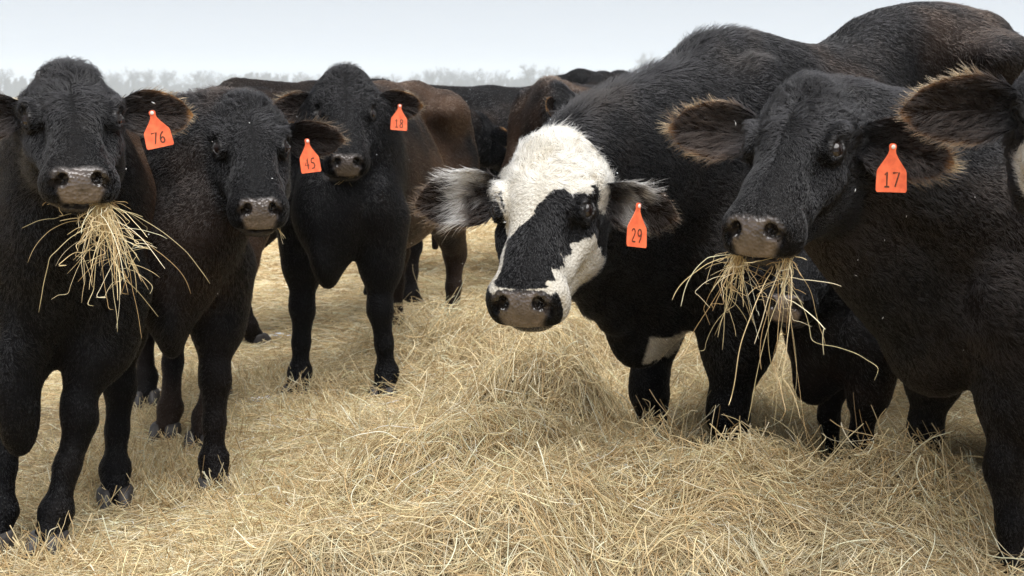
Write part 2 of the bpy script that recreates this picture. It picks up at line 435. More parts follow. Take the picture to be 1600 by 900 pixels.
def head_prims(O, Rh, hs, wide=1.0):
    """head frame: u towards the muzzle, v to the cow's left, w out of the forehead; origin at the poll"""
    def P(u, v, w): return O + hs * (Rh @ A([u, v * wide, w], float))
    def E(u, v, w, a, b, c, k=.03, tilt=0, op=0, yaw=0, rot=None):
        ct, st = cos(tilt), sin(tilt); cy, sy = cos(yaw), sin(yaw)
        q = A([[ct, 0, -st], [0, 1, 0], [st, 0, ct]]) @ A([[cy, -sy, 0], [sy, cy, 0], [0, 0, 1.]])
        if rot is not None: q = rot
        return ell(P(u, v, w), A([a, b * wide, c]) * hs, k * hs, Rh @ q, op)
    def ME(du, v, dw, a, b, c, k=.02, op=0, yaw=0, tilt=0): return E(*mz(du, v, dw), a, b, c, k, MZ_T + tilt, op, yaw)
    def C(a, b, ra, rb, k=.03, fl=1., op=0): return con(P(*a), P(*b), ra * hs, rb * hs, k * hs, Rh[:, 1], fl, op)
    pr = [E(.10, 0, -.095, .11, .096, .085),
          E(.095, 0, -.045, .115, .086, .038, .03),
          E(.005, 0, -.058, .045, .062, .050, .04),
          C((.13, 0, -.080), (.34, 0, -.062), .080, .052, .03),
          C((.15, 0, -.034), (.35, 0, -.022), .034, .024, .03, 1.6)]
    for s in (-1, 1):
        pr += [E(.140, s * .095, -.046, .050, .024, .030, .02, 0, 0, -s * .25),          # brow
               E(.165, s * .080, -.140, .095, .034, .072, .03),                          # cheek
               E(.055, s * .088, -.108, .045, .035, .045, .04),                          # ear base
               C((.08, s * .062, -.18), (.19, s * .056, -.205), .05, .045, .05),
               C((.19, s * .056, -.205), (.35, s * .024, -.130), .042, .034, .05),
               C((.195, s * .090, -.106), (.30, s * .058, -.092), .020, .024, .025)]
    pr += [C((.31, 0, -.062), (.37, 0, -.065), .058, .064, .04, 1.15),
           ME(.012, 0, .002, .050, .080, .052, .03)]
    for s in (-1, 1):
        pr += [ME(.012, s * .052, -.022, .046, .034, .044, .025),
               ME(.040, s * .046, .016, .022, .026, .026, .018)]
    pr += [ME(.045, 0, .000, .026, .056, .042, .012),
           ME(.030, 0, -.040, .034, .058, .018, .02),
           E(.345, 0, -.135, .060, .046, .026, .03),
           ME(.002, 0, -.074, .030, .044, .016, .02),
           ME(.050, 0, -.0605, .046, .090, .0065, .010, 1, 0, -.1)]
    for s in (-1, 1):   # nostrils, comma shaped
        pr += [ME(.070, s * .041, .013, .034, .0125, .0155, .008, 1, s * .45),
               ME(.060, s * .0575, -.003, .032, .0075, .015, .008, 1, s * .6)]
        # eye: socket, lids, opening; the eye looks out and forward
        o = nrm(A([.12, s * .68, .72])); lng = nrm(A([1, -s * .12, -.25])); lng = nrm(lng - o * np.dot(o, lng)); up = np.cross(o, lng) * -s
        rt = np.stack([lng, o, up], 1); c = A([.162, s * .0920, -.0545])
        def D(a, b, d): q = c + lng * a + o * b + up * d; return tuple(q)
        pr += [E(*D(.006, .028, -.002), .036, .012, .024, .02, 0, 1),
               E(*D(0, 0, 0), .0285, .0235, .0255, .010, 0, 0, 0, rt),
               C(D(-.024, .010, .004), D(-.008, .017, .0155), .006, .0085, .010),
               C(D(-.008, .017, .0155), D(.012, .017, .013), .0085, .008, .010),
               C(D(.012, .017, .013), D(.026, .011, -.001), .008, .005, .010),
               C(D(-.022, .012, -.004), D(.0, .018, -.0135), .004, .0055, .008),
               C(D(.0, .018, -.0135), D(.024, .012, -.004), .0055, .004, .008),
               E(*D(0, .026, -.001), .0240, .020, .0104, .003, 0, 1, 0, rt)]
    return pr, P

def bez(a, b, c, t): return (1 - t) ** 2 * a + 2 * t * (1 - t) * b + t * t * c

def body_prims(s, S, O, Rh, hs, legs):
    """cow frame in metres, x forward, y left, z up; S holds girth tweaks"""
    g = S.get('girth', 1.0)
    def p(x, y, z): return A([x, y, z], float) * s
    pr = []
    def E(x, y, z, a, b, c, k=.1, rot=None): pr.append(ell(p(x, y, z), A([a, b, c]) * s, k * s, rot))
    def C(a, b, ra, rb, k=.08, sv=None, fl=1.): pr.append(con(p(*a), p(*b), ra * s, rb * s, k * s, sv, fl))
    E(.05, 0, .91, .54, .255 * g, .335, .08)
    E(-.15, 0, .80, .50, .27 * g, .27, .08)
    C((.40, 0, 1.17), (-.10, 0, 1.17), .085, .10)
    C((-.10, 0, 1.17), (-.62, 0, 1.19), .10, .11)
    for q in (-1, 1):
        E(.40, q * .150, .97, .155, .085, .26, .05)                      # shoulder blade
        E(.50, q * .165, .80, .115, .080, .15, .05)                      # point of the shoulder
        E(.46, q * .170, .64, .095, .068, .15, .05)                      # forearm muscle
        E(-.66, q * .14, .98, .25, .135, .27, .07)
        E(-.48, q * .215, 1.15 + S.get('hip', 0) * .9, .12, .06, .055, .14)
        E(-.86, q * .09, 1.10, .06, .05, .06, .07)
    E(.36, 0, 1.17, .20, .085, .12, .12)
    if S.get('hip'): E(-.45, 0, 1.20 + S['hip'], .32, .12, .10, .15)
    if S.get('flap'): E(.72, 0, .50, .075, .045, .16, .10); E(.73, 0, .40, .05, .035, .10, .06)
    E(.56, 0, .76, .16, .125, .21, .06)
    kl = S.get('keel', 1.)
    E(.63 - .04 * (1 - kl), 0, .62 + .08 * (1 - kl), .11, .055 + .04 * (1 - kl), .14, .05 + .04 * (1 - kl))
    # neck: crest, core and throat chains
    def H(u, v, w): return O + hs * (Rh @ A([u, v, w], float))
    bend = S.get('bend', A([0, 0, 0.]))
    for a, b, ra, rb, fl in ((p(.36, 0, 1.13), H(-.005, 0, -.105), .12, .075, .8), (p(.44, 0, .97), H(.05, 0, -.14), .215, .11, .78), (p(.60, 0, .78), H(.125, 0, -.195), .15, .07, .8)):
        mid = (a + b) / 2 + A([.06, 0, .02]) * s + bend
        pts = [bez(a, mid, b, t) for t in np.linspace(0, 1, 6)]
        rs = np.linspace(ra * s, rb * hs, 6)
        for i in range(5):
            d = pts[i + 1] - pts[i]; lat = nrm(np.cross([0, 0, 1.], d))
            pr.append(con(pts[i], pts[i + 1], rs[i], rs[i + 1], .07 * s, lat, fl))
    a, b = p(.66 - .06 * (1 - kl), 0, .62 + .10 * (1 - kl)), H(.15, 0, -.22)
    mid = (a + b) / 2 + A([.02, 0, -.05]) * s + bend
    pts = [bez(a, mid, b, t) for t in np.linspace(0, 1, 5)]; rs = np.linspace(.06 * s, .03 * s, 5)
    for i in range(4):
        lat = nrm(np.cross([0, 0, 1.], pts[i + 1] - pts[i])); pr.append(con(pts[i], pts[i + 1], rs[i], rs[i + 1], .05 * s, lat, .6))
    # legs
    feet = []
    for nm, q, front in (('fl', 1, 1), ('fr', -1, 1), ('hl', 1, 0), ('hr', -1, 0)):
        dx, dy, lift = legs.get(nm, (0, 0, 0))
        if front:
            top = A([.45, q * .16, .74]); kn = A([.475 + dx * .45, q * .145 + dy * .5, .385]); fe = A([.455 + dx, q * .145 + dy, .115 + lift])
            el = top * .45 + kn * .55
            C(top, el, .115, .076, .06); C(el, kn + A([0, 0, .05]), .076, .050, .04)
            E(*(kn + A([.010, 0, .005])), .050, .054, .062, .025)
            C(kn + A([.0, 0, -.03]), kn * .45 + fe * .55, .046, .034, .03); C(kn * .45 + fe * .55, fe, .034, .037, .03)
        else:
            top = A([-.62, q * .155, .88]); st = A([-.50 + dx * .2, q * .17, .70]); hk = A([-.80 + dx * .7, q * .15 + dy * .6, .44]); fe = A([-.735 + dx, q * .15 + dy, .115 + lift])
            C(top, st, .155, .115, .08); C(st, hk, .115, .050, .06); C(A([-.72, q * .14, .90]), hk, .11, .038, .06)
            E(*(hk + A([-.015, 0, 0])), .052, .042, .060, .03)
            C(hk, hk * .5 + fe * .5, .050, .037, .03); C(hk * .5 + fe * .5, fe, .037, .038, .03)
        E(*(fe + A([0, 0, .0])), .046, .050, .042, .025)
        for e_ in (-1, 1): E(*(fe + A([-.045, e_ * .022, -.018])), .016, .013, .020, .012)      # dewclaws
        ft = fe + A([.045, 0, -.07])
        C(fe, ft, .041, .046, .02)
        feet.append((ft * s, s))
    # tail
    C((-.90, 0, 1.14), (-.985, 0, .95), .035, .026, .05); C((-.985, 0, .95), (-.98, S.get('tail', 0), .45), .026, .02, .03)
    return pr, feet

def ear_mesh(root, d, opn, L, W, cup=.55):
    """a thick cupped leaf: d root to tip, opn the side the cup opens to"""
    d = nrm(d); opn = nrm(opn - d * np.dot(opn, d)); sd = np.cross(d, opn)
    nt, na = 18, 13
    V, edge, inner = [], [], []
    t = np.sin(np.linspace(0, pi / 2, nt)) ** .85
    t[-1] = 1
    prof = np.where(t < .46, .30 + .70 * sstep(0, .46, t), np.clip(1 - (np.abs(t - .46) / .54) ** 2.1, 0, 1) ** .62)
    half = W * .5 * np.maximum(prof, .04)
    for side in (0, 1):
        for i in range(nt):
            curl = 1.15 * (1 - t[i]) ** 1.3 + cup * (1 - .4 * t[i])
            for j in range(na):
                a = -1 + 2 * j / (na - 1)
                ang = a * curl
                r = half[i] / max(sin(min(curl, 1.57)), .3)
                y = r * sin(ang); z = r * (1 - cos(ang))
                th = .0075 * (1 - .75 * abs(a) ** 2) * (1 - .6 * t[i])
                nz = (th if side else -th)
                c = root + d * (L * t[i]) + sd * y + opn * (z + nz - .25 * half[i] * (1 - t[i])) - A([0, 0, .02]) * t[i] ** 2 * 0
                V.append(c); edge.append(max(abs(a) ** 2, sstep(.75, 1, t[i]))); inner.append(side)
    Fq = []
    def ix(s, i, j): return s * nt * na + i * na + j
    for i in range(nt - 1):
        for j in range(na - 1):
            Fq.append((ix(0, i, j), ix(0, i + 1, j), ix(0, i + 1, j + 1), ix(0, i, j + 1)))
            Fq.append((ix(1, i, j), ix(1, i, j + 1), ix(1, i + 1, j + 1), ix(1, i + 1, j)))
    for i in range(nt - 1):
        Fq.append((ix(0, i, 0), ix(1, i, 0), ix(1, i + 1, 0), ix(0, i + 1, 0)))
        Fq.append((ix(0, i, na - 1), ix(0, i + 1, na - 1), ix(1, i + 1, na - 1), ix(1, i, na - 1)))
    for j in range(na - 1):
        Fq.append((ix(0, nt - 1, j), ix(1, nt - 1, j), ix(1, nt - 1, j + 1), ix(0, nt - 1, j + 1)))
    return A(V), Fq, A(edge), A(inner), np.tile(np.repeat(t, na), 2)

DIG = {'1': [[(.25, .8), (.55, 1), (.55, 0)], [(.2, 0), (.9, 0)]], '7': [[(.05, .95), (.95, .98), (.4, 0)]],
       '6': [[(.85, .97), (.35, .75), (.1, .35), (.2, .05), (.6, 0), (.88, .2), (.75, .48), (.4, .5), (.15, .3)]],
       '4': [[(.65, 0), (.7, 1), (.05, .35), (.95, .38)]], '5': [[(.9, 1), (.25, 1), (.15, .55), (.6, .6), (.88, .35), (.7, .05), (.1, .02)]],
       '8': [[(.5, .53), (.15, .72), (.25, .96), (.55, 1), (.82, .9), (.8, .68), (.5, .53), (.1, .3), (.2, .04), (.55, 0), (.88, .1), (.85, .35), (.5, .53)]],
       '2': [[(.1, .78), (.3, .98), (.7, .98), (.88, .75), (.65, .45), (.1, .03), (.95, .03)]],
       '9': [[(.85, .7), (.65, .48), (.25, .5), (.1, .75), (.3, .98), (.7, .98), (.88, .75), (.75, .3), (.4, 0)]]}

def ear_tag(parent, loc, x, y, size, number):
    """flat tag: x right, y up, in the cow frame; number stroked on its front"""
    x, y = nrm(x), nrm(y); y = nrm(y - x * np.dot(x, y)); z = np.cross(x, y)
    w, h = size[0] * .93, size[1] * .95
    right = [(.10 * w, h * .85), (.125 * w, h * .79), (.22 * w, h * .68), (.36 * w, h * .55), (.455 * w, h * .46), (.48 * w, h * .41), (.5 * w, .04 * h), (.46 * w, 0)]
    rows = [(h, .03 * w), (h * .99, .075 * w), (h * .965, .11 * w), (h * .93, .12 * w), (h * .89, .11 * w)] + [(b_, a_) for a_, b_ in right]
    rows += [(h * .2, .492 * w)]; rows.sort(reverse=True)
    nc = 7; V, F = [], []
    for dz in (.0011, -.0011):
        for b_, hw in rows:
            for k in range(nc):
                a_ = hw * (-1 + 2 * k / (nc - 1)); V.append(loc + x * a_ + y * (b_ - h * .93) + z * (dz + .9 * (b_ - h * .93) ** 2 + 2.2 * a_ * a_))
    nr = len(rows); o2 = nr * nc
    for i in range(nr - 1):
        for k in range(nc - 1):
            q = (i * nc + k, (i + 1) * nc + k, (i + 1) * nc + k + 1, i * nc + k + 1); F.append(q); F.append(tuple(j + o2 for j in q[::-1]))
        for k in (0, nc - 1):
            q = (i * nc + k, i * nc + k + o2, (i + 1) * nc + k + o2, (i + 1) * nc + k); F.append(q if k == 0 else q[::-1])
    for i in (0, nr - 1):
        for k in range(nc - 1):
            q = (i * nc + k, i * nc + k + 1, i * nc + k + 1 + o2, i * nc + k + o2); F.append(q if i == 0 else q[::-1])
    o = mesh_obj('ear_tag', V, F, M_TAG, parent, smooth=False)
    tag(o, 'orange plastic ear tag numbered ' + number)
    # stud
    V, F = [], []
    for k in range(10):
        a = k * .628; V.append(loc + x * .0048 * cos(a) + y * .0048 * sin(a) + z * .0035)
    V.append(loc + z * .0055)
    F = [(k, (k + 1) % 10, 10) for k in range(10)]
    mesh_obj('stud', V, F, M_STUD, o)
    # digits
    dh = h * .30; dw = dh * .50; gap = dw * .32; tot = len(number) * dw + gap * (len(number) - 1); th = w * .026
    for i, ch in enumerate(number):
        V, F = [], []
        for st in DIG[ch]:
            pts = [A(q, float) for q in st]
            if len(pts) > 4:      # round the corners off
                for _ in range(2):
                    np_ = [pts[0]]
                    for a, b in zip(pts[:-1], pts[1:]): np_ += [a * .75 + b * .25, a * .25 + b * .75]
                    pts = np_ + [pts[-1]]
            pts = [A([q[0] * dw, q[1] * dh]) for q in pts]
            o0 = len(V)
            for j, q in enumerate(pts):
                t = nrm(pts[min(j + 1, len(pts) - 1)] - pts[max(j - 1, 0)]); nn = A([-t[1], t[0]])
                for sg in (-1, 1):
                    e = q + nn * th * sg * (1 + .15 * sin(j * 2.1 + i))
                    a = e[0] + (-tot / 2 + i * (dw + gap)); b = e[1] + h * .11
                    V.append(loc + x * a + y * (b - h * .93) + z * (.0017 + .9 * (b - h * .93) ** 2 + 2.2 * a * a))
            for j in range(len(pts) - 1): F.append((o0 + 2 * j, o0 + 2 * j + 1, o0 + 2 * j + 3, o0 + 2 * j + 2))
        mesh_obj('digit', V, F, M_INK, o, smooth=False)
    return o

def hoof(parent, ft, s):
    for q in (-1, 1):
        V, F = [], []
        rings = [(.0, .062, .030, .0), (.03, .056, .029, .004), (.062, .042, .026, .012), (.07, .03, .02, .014)]
        n = 12
        for z, lx, ly, bk in rings:
            for k in range(n):
                a = 2 * pi * k / n
                px = lx * cos(a) * (1.25 if cos(a) > 0 else .8) - bk
                V.append(A([ft[0] + (px + .012) * s, ft[1] + (q * .030 + ly * sin(a)) * s, (z) * s]))
        for r in range(3):
            for k in range(n): F.append((r * n + k, r * n + (k + 1) % n, (r + 1) * n + (k + 1) % n, (r + 1) * n + k))
        F.append(tuple(range(3 * n, 4 * n))); F.append(tuple(range(n))[::-1])
        mesh_obj('hoof', V, F, M_HOOF, parent)

CAMP = A([0, 0, 1.2])
def bare_ok(q): return ~((q[:, 0] > .34) & (np.abs(q[:, 1]) < .1))
BLACK = A([.0036, .0035, .0043]); BROWN = A([.072, .041, .025]); RUST = A([.44, .225, .085]); WHITE = A([.66, .62, .54])
GREY_NOSE = A([.105, .088, .082])

def cow(spec):
    s, hs = spec['s'], spec.get('hs', spec['s'])
    loc = A([*spec['loc'], spec.get('z', 0.)]); hd = nrm(A(spec['heading'], float)); yaw = math.atan2(hd[1], hd[0])
    Rw = A([[cos(yaw), -sin(yaw), 0], [sin(yaw), cos(yaw), 0], [0, 0, 1.]])
    root = empty(spec.get('name', 'cow'), loc, yaw)
    tag(root, spec['label'], spec.get('cat', 'cow'), 'herd of cattle on the hay')
    # head frame, world -> cow frame
    ps, t, ro = R(spec['yaw']), R(spec['tilt']), R(spec.get('roll', 0))
    u = A([sin(ps) * cos(t), -cos(ps) * cos(t), -sin(t)]); w = A([sin(ps) * sin(t), -cos(ps) * sin(t), cos(t)])
    v = np.cross(w, u); v, w = v * cos(ro) + w * sin(ro), w * cos(ro) - v * sin(ro)
    Rh = Rw.T @ np.stack([u, v, w], 1)
    O = Rw.T @ (A(spec['poll'], float) - loc)
    spec['bend'] = Rw.T @ A(spec.get('bendw', (0, 0, 0)), float)
    hp, P = head_prims(O, Rh, hs, spec.get('wide', 1.0))
    bp, feet = body_prims(s, spec, O, Rh, hs, spec.get('legs', {}))
    h = spec.get('res', .012)
    V, Q = surface_nets(bp + hp, h)
    # finer skin on the head
    sub = spec.get('sub', 1)
    me = bpy.data.meshes.new('body')
    me.from_pydata(V.tolist(), [], Q.tolist())
    if sub:
        bm = bmesh.new(); bm.from_mesh(me)
        for it in range(sub):
            bm.verts.ensure_lookup_table()
            co = A([x.co[:] for x in bm.verts]); hq = (co - O) @ Rh / hs
            lo_u = -.06 if it == 0 else .12
            sel = (hq[:, 0] > lo_u) & (hq[:, 0] < .55) & (np.abs(hq[:, 1]) < .15) & (hq[:, 2] > -.27) & (hq[:, 2] < .06)
            es = [e for e in bm.edges if sel[e.verts[0].index] and sel[e.verts[1].index]]
            bmesh.ops.subdivide_edges(bm, edges=es, cuts=1, use_grid_fill=True)
            bm.verts.index_update()
        bm.to_mesh(me); bm.free()
    nv = len(me.vertices)
    co = np.empty(nv * 3, np.float32); me.vertices.foreach_get('co', co); co = co.reshape(-1, 3)
    hq = (co - O) @ Rh / hs
    nearh = (hq[:, 0] > -.12) & (hq[:, 0] < .56) & (np.abs(hq[:, 1]) < .18) & (hq[:, 2] > -.32) & (hq[:, 2] < .1)
    allp = bp + hp
    if sub:
        ctr = O + hs * (Rh @ A([.2, 0, -.08])); rad = .42 * hs
        cull = []
        for p_ in allp:
            a, b = prim_bounds(p_)
            dd = np.maximum(np.maximum(a - ctr, ctr - b), 0)
            if np.linalg.norm(dd) < rad + p_[-2]: cull.append(p_)
        X = co[nearh]
        e = .0012
        for it in range(2):
            f0 = sdf(cull, X)
            g = np.stack([sdf(cull, X + A([e if i == j else 0 for j in range(3)], dtype=np.float32)) - f0 for i in range(3)], -1) / e
            gl = np.maximum((g * g).sum(-1, keepdims=True), .25)
            st = np.clip(f0[:, None] / gl, -.006, .006)
            X = X - g * st
        co[nearh] = X
        me.vertices.foreach_set('co', co.ravel())
    # ears joined into the same mesh
    eV, eF, eE, eI, eT, eside = [], [], [], [], [], []
    ears = {}
    for side, key in ((1, 'ear_l'), (-1, 'ear_r')):
        sweep, droop, turn, Ls = spec.get(key, (10, 5, 0, 1))
        a, b, tr = R(sweep), R(droop), R(turn)
        r0 = P(.066, side * .076, -.108)
        dloc = A([-sin(a) * cos(b) * 0 + sin(b), side * cos(a) * cos(b), -sin(a) * cos(b)])
        op = A([cos(tr) * .55, 0, cos(tr) * .85]) + A([sin(tr) * .85, 0, -sin(tr) * .55])
        d = Rh @ nrm(dloc); op = Rh @ nrm(op)
        ears[side] = (r0, nrm(d), nrm(op - d * np.dot(op, d)), .235 * Ls * hs, .125 * Ls * hs)
        v_, f_, ed_, in_, t_ = ear_mesh(r0, d, op, .235 * Ls * hs, .125 * Ls * hs, spec.get('cup', .34))
        o0 = nv + sum(map(len, eV))
        flip = False
        eF += [tuple((i + o0) for i in (q[::-1] if flip else q)) for q in f_]
        eV.append(v_); eE.append(ed_); eI.append(in_); eT.append(t_); eside.append(np.full(len(v_), side))
    fa = np.empty(len(me.loops), np.int32); me.loops.foreach_get('vertex_index', fa)
    ls = np.empty(len(me.polygons), np.int32); me.polygons.foreach_get('loop_total', ls)
    earV = np.concatenate(eV); eE = np.concatenate(eE); eI = np.concatenate(eI); eT = np.concatenate(eT)
    allV = np.concatenate([co, earV.astype(np.float32)])
    fl2 = np.concatenate([fa, A(eF, dtype=np.int32).ravel()]); lt = np.concatenate([ls, np.full(len(eF), 4, np.int32)])
    me2 = bpy.data.meshes.new('body')
    me2.vertices.add(len(allV)); me2.vertices.foreach_set('co', allV.ravel())
    me2.loops.add(len(fl2)); me2.loops.foreach_set('vertex_index', fl2)
    me2.polygons.add(len(lt)); me2.polygons.foreach_set('loop_start', np.concatenate([[0], np.cumsum(lt)[:-1]]).astype(np.int32))
    me2.update(calc_edges=True); me2.validate()
    me2.polygons.foreach_set('use_smooth', np.ones(len(me2.polygons), bool))
    bpy.data.meshes.remove(me)
    body = bpy.data.objects.new('body', me2); COL.objects.link(body); body.parent = root
    me2.materials.append(M_SKIN)

    # ---------------- colour and coat fields per vertex
    n = len(allV); isear = np.arange(n) >= nv
    nor = np.empty(n * 3, np.float32); me2.vertex_normals.foreach_get('vector', nor); nor = nor.reshape(-1, 3)
    hq = (allV - O) @ Rh / hs; uu, vv, ww = hq.T; vv = vv / spec.get('wide', 1.0)
    cq = allV / s
    hd_sd = np.full(n, 1., np.float32); hd_sd[:nv][nearh] = sdf(hp, allV[:nv][nearh])
    ish = sstep(.035, .008, hd_sd / hs) * ~isear
    legw = sstep(.62, .45, cq[:, 2]) * (1 - ish)
    # bare nose
    d0, d2 = uu - MZ_P[0], ww - MZ_P[2]
    mu, mw = d0 * cos(MZ_T) + d2 * sin(MZ_T), -d0 * sin(MZ_T) + d2 * cos(MZ_T)
    halfw = .044 + .014 * sstep(-.04, .02, mw)
    bare = sstep(1.2, .85, ((np.abs(vv) / halfw) ** 4 + np.maximum((mw - .002) / .036, -(mw - .002) / .056).clip(0) ** 4) ** .25 + .05 * noise3(allV, 28, 9, 2)) * sstep(.030, .044, mu) * ish
    ins = sstep(.012, .0, np.sqrt(((mu - .056) / 1.6) ** 2 + (np.abs(vv) - .042) ** 2 + (mw - .013) ** 2) - .014)
    lips = sstep(-.046, -.056, mw) * sstep(-.085, -.074, mw) * sstep(.005, .02, mu) * ish
    col = np.tile(BLACK, (n, 1))
    nz = noise3(allV, 1.6, spec.get('seed', 3), 3)
    br = spec.get('brown', .2) * sstep(-.5, .9, nz + spec.get('brownbias', 0.)) * (1 - ish) * (1 - .6 * legw)
    du_ = (.3 * sstep(.1, 1., noise3(allV, 2.4, spec.get('seed', 3) + 2, 3)) * (1 - .6 * ish))[:, None]
    col = col * (1 - du_) + A([.017, .0125, .0095]) * du_
    bx = spec.get('brown_x', None)
    if bx: br = br * sstep(bx[0], bx[1], cq[:, 0])
    col = col * (1 - br[:, None]) + BROWN * br[:, None]
    L0 = spec.get('fur', .016)
    length = np.full(n, L0)
    length = np.where(legw > 0, length * (1 - .5 * legw), length)
    hl = .0085 + .008 * sstep(.20, .0, uu) + .006 * sstep(-.11, -.17, ww)
    hl = hl * (1 - .5 * sstep(.26, .36, uu))
    length = length * (1 - ish) + hl * ish * spec.get('hfur', 1)
    # longer crest along the top of the neck and withers
    crest = sstep(.25, .45, cq[:, 0]) * sstep(.75, .95, nor[:, 2]) * (1 - ish) * ~isear
    length = length * (1 + spec.get('crest', .4) * crest)
    # white face pattern
    if spec.get('pattern'):
        jit = .010 * noise3(allV, 20, 4, 3)
        a, b = uu + jit, vv + jit * .8
        front = .185 - np.interp(b, [-.14, -.085, -.06, -.035, 0, .025, .045, .065, .09, .105, .14], [.10, .055, -.06, -.07, -.025, .02, .062, .05, .05, .06, .10])
        wht = (a < front) & (ww > -.15)
        phi = np.degrees(np.arctan2(b, ww + .12))
        strip = (phi < -26 - 14 * sstep(.28, .2, a)) & (phi > -55) & (a < .37)
        cheek = (a > .200) & (phi > 76 - 430 * (a - .205).clip(0, .06) - 260 * (a - .27).clip(0, .1)) & (phi < 128) & (mu < .04)
        ring = (mw > .030) & (mw < .043) & (mu > -.01) & (np.abs(b) > .006)
        side = (b > .068) & (mu > -.06) & (mu < .040) & (mw > -.06)
        chin = (uu > .30) & (mw < -.062) & (mu < .035)
        wm = (wht | strip | cheek | ring | side | chin) & (ish > .3) & (bare < .15)
        wm = wm & ~((vv < 0) & (((uu - .172) / .046) ** 2 + ((vv + .108) / .036) ** 2 + ((ww + .050) / .036) ** 2 < 1 + 12 * jit))
        cb = cq
        brisk = (((cq[:, 0] - .52) / .22) ** 2 + (cq[:, 1] / .10) ** 2 + ((cq[:, 2] - .53) / .09) ** 2 < 1 + nz) & (nor[:, 2] < .3)
        wm = wm | (brisk & (legw < .9) & ~isear)
        st_ = sstep(.1, .8, noise3(allV, 9, 6, 3))[:, None] * .45; col = np.where(wm[:, None], WHITE * (1 - st_) + A([.50, .42, .29]) * st_, col)
        length = np.where(wm & (uu < .16) & (ish > .3), length * 1.25, length)
    if spec.get('blaze'):
        phi = np.degrees(np.arctan2(vv + .01 * noise3(allV, 20, 4, 2), ww + .12)); wm = (uu > .14) & (phi < -35) & (phi > -110) & (ish > .3) & (bare < .15)
        col = np.where(wm[:, None], WHITE, col)
    # ears
    if isear.any():
        ec = np.tile(BLACK * 1.1, (len(earV), 1)); el = np.full(len(earV), .012)
        ru = spec.get('rust', .7)
        fr = sstep(.62, .98, eE) * ru * sstep(.3, .7, eT) * (.6 + .4 * noise3(earV, 18, 2, 2)).clip(0, 1)
        ec = ec * (1 - fr[:, None]) + RUST * fr[:, None]
        ib = eI * .3 * (1 - fr) * sstep(.1, .5, eT); ec = ec * (1 - ib[:, None]) + BROWN * .55 * ib[:, None]
        el = el + .005 * sstep(.6, 1, eE) + .010 * eI
        if spec.get('white_ear'):
            wf = sstep(.15, .75, noise3(earV, 9, 3, 2) + .9 * sstep(.55, .1, np.abs(eT - .45)) * (eE > .25) * (earV @ Rw.T[2] * 0 + 1) - .35)
            upz = nrm(earV - A([ears[1][0], ears[-1][0]])[np.where(np.arange(len(earV)) < len(earV) // 2, 0, 1)])[:, 2]
            wf = np.clip(sstep(.02, .28, upz) * sstep(.25, .45, eT) * sstep(.98, .7, eT) + .8 * eI * sstep(.35, .55, eT) * sstep(.75, .6, eT) * (noise3(earV, 14, 1, 2) > .0), 0, 1)
            ec = ec * (1 - wf[:, None]) + A([.62, .61, .60]) * wf[:, None]; el = el + .018 * wf
        col[isear] = ec; length[isear] = el * min(hs, 1.1)
    # skin colour: nose grey, nostril dark
    skin = col * .55
    nosec = spec.get('nose', 1.) * GREY_NOSE * (.85 + .3 * noise3(allV, 25, 8, 2)[:, None])
    nosec = nosec * (1 - .3 * sstep(.01, -.04, mw)[:, None]) + A([.17, .12, .08]) * .3 * sstep(.01, -.04, mw)[:, None]
    skin = skin * (1 - bare[:, None]) + nosec * bare[:, None]
    skin = skin * (1 - .85 * (ins * bare)[:, None])
    skin = np.where((lips > .5)[:, None] & (bare < .2)[:, None], A([.03, .026, .026]), skin)
    eyed = np.sqrt((uu - .1645) ** 2 + ((np.abs(vv) - .1055)) ** 2 + (ww + .040) ** 2)
    inn = sstep(.028, .020, eyed) * ish
    skin = skin * (1 - inn[:, None]) + A([.010, .009, .009]) * inn[:, None]
    gloss = np.clip(bare + .5 * inn + .6 * lips, 0, 1)
    at = me2.attributes.new('tint', 'FLOAT_COLOR', 'POINT'); c4 = np.ones((n, 4), np.float32); c4[:, :3] = skin; at.data.foreach_set('color', c4.ravel())
    at = me2.attributes.new('bare', 'FLOAT', 'POINT'); at.data.foreach_set('value', gloss.astype(np.float32))
    dens = np.clip(1 - 1.2 * bare, 0, 1) * (1 - 1.0 * sstep(.028, .021, eyed) * ish)
    dens = dens * np.where(isear, 1.5, 1) * (1 + .6 * ish)

    # ---------------- eyes, hooves, tags
    for q in (-1, 1):
        c = P(.1622, q * .0924, -.0540); r = .0234 * hs
        Vs, Fs = [], []
        nu, nw = 16, 10
        for i in range(nw + 1):
            for j in range(nu):
                th_, ph_ = pi * i / nw, 2 * pi * j / nu
                Vs.append(c + r * A([sin(th_) * cos(ph_), sin(th_) * sin(ph_), cos(th_)]))
        for i in range(nw):
            for j in range(nu): Fs.append((i * nu + j, (i + 1) * nu + j, (i + 1) * nu + (j + 1) % nu, i * nu + (j + 1) % nu))
        mesh_obj('eye', Vs, Fs, M_EYE, root)
    for ft, s_ in feet: hoof(root, ft, s_)
    if spec.get('tag'):
        num, side, along, off, twx, sz, rollt = spec['tag']
        r0, d, op, EL, EW = ears[side]
        sd_ = np.cross(d, op)
        pos = r0 + d * EL * along + op * (.036 * hs) + Rw.T @ (A(off, float) + A([0, -.02, 0]))
        xw = A([cos(R(twx)), sin(R(twx)), 0]); yw = A([sin(R(rollt)) * cos(R(twx)), sin(R(rollt)) * sin(R(twx)), cos(R(rollt))])
        xw = nrm(xw - yw * np.dot(xw, yw))
        ear_tag(root, pos, Rw.T @ xw, Rw.T @ yw, sz, num)

    # ---------------- the coat
    nh = int(spec.get('hairs', 0) * 1.35)
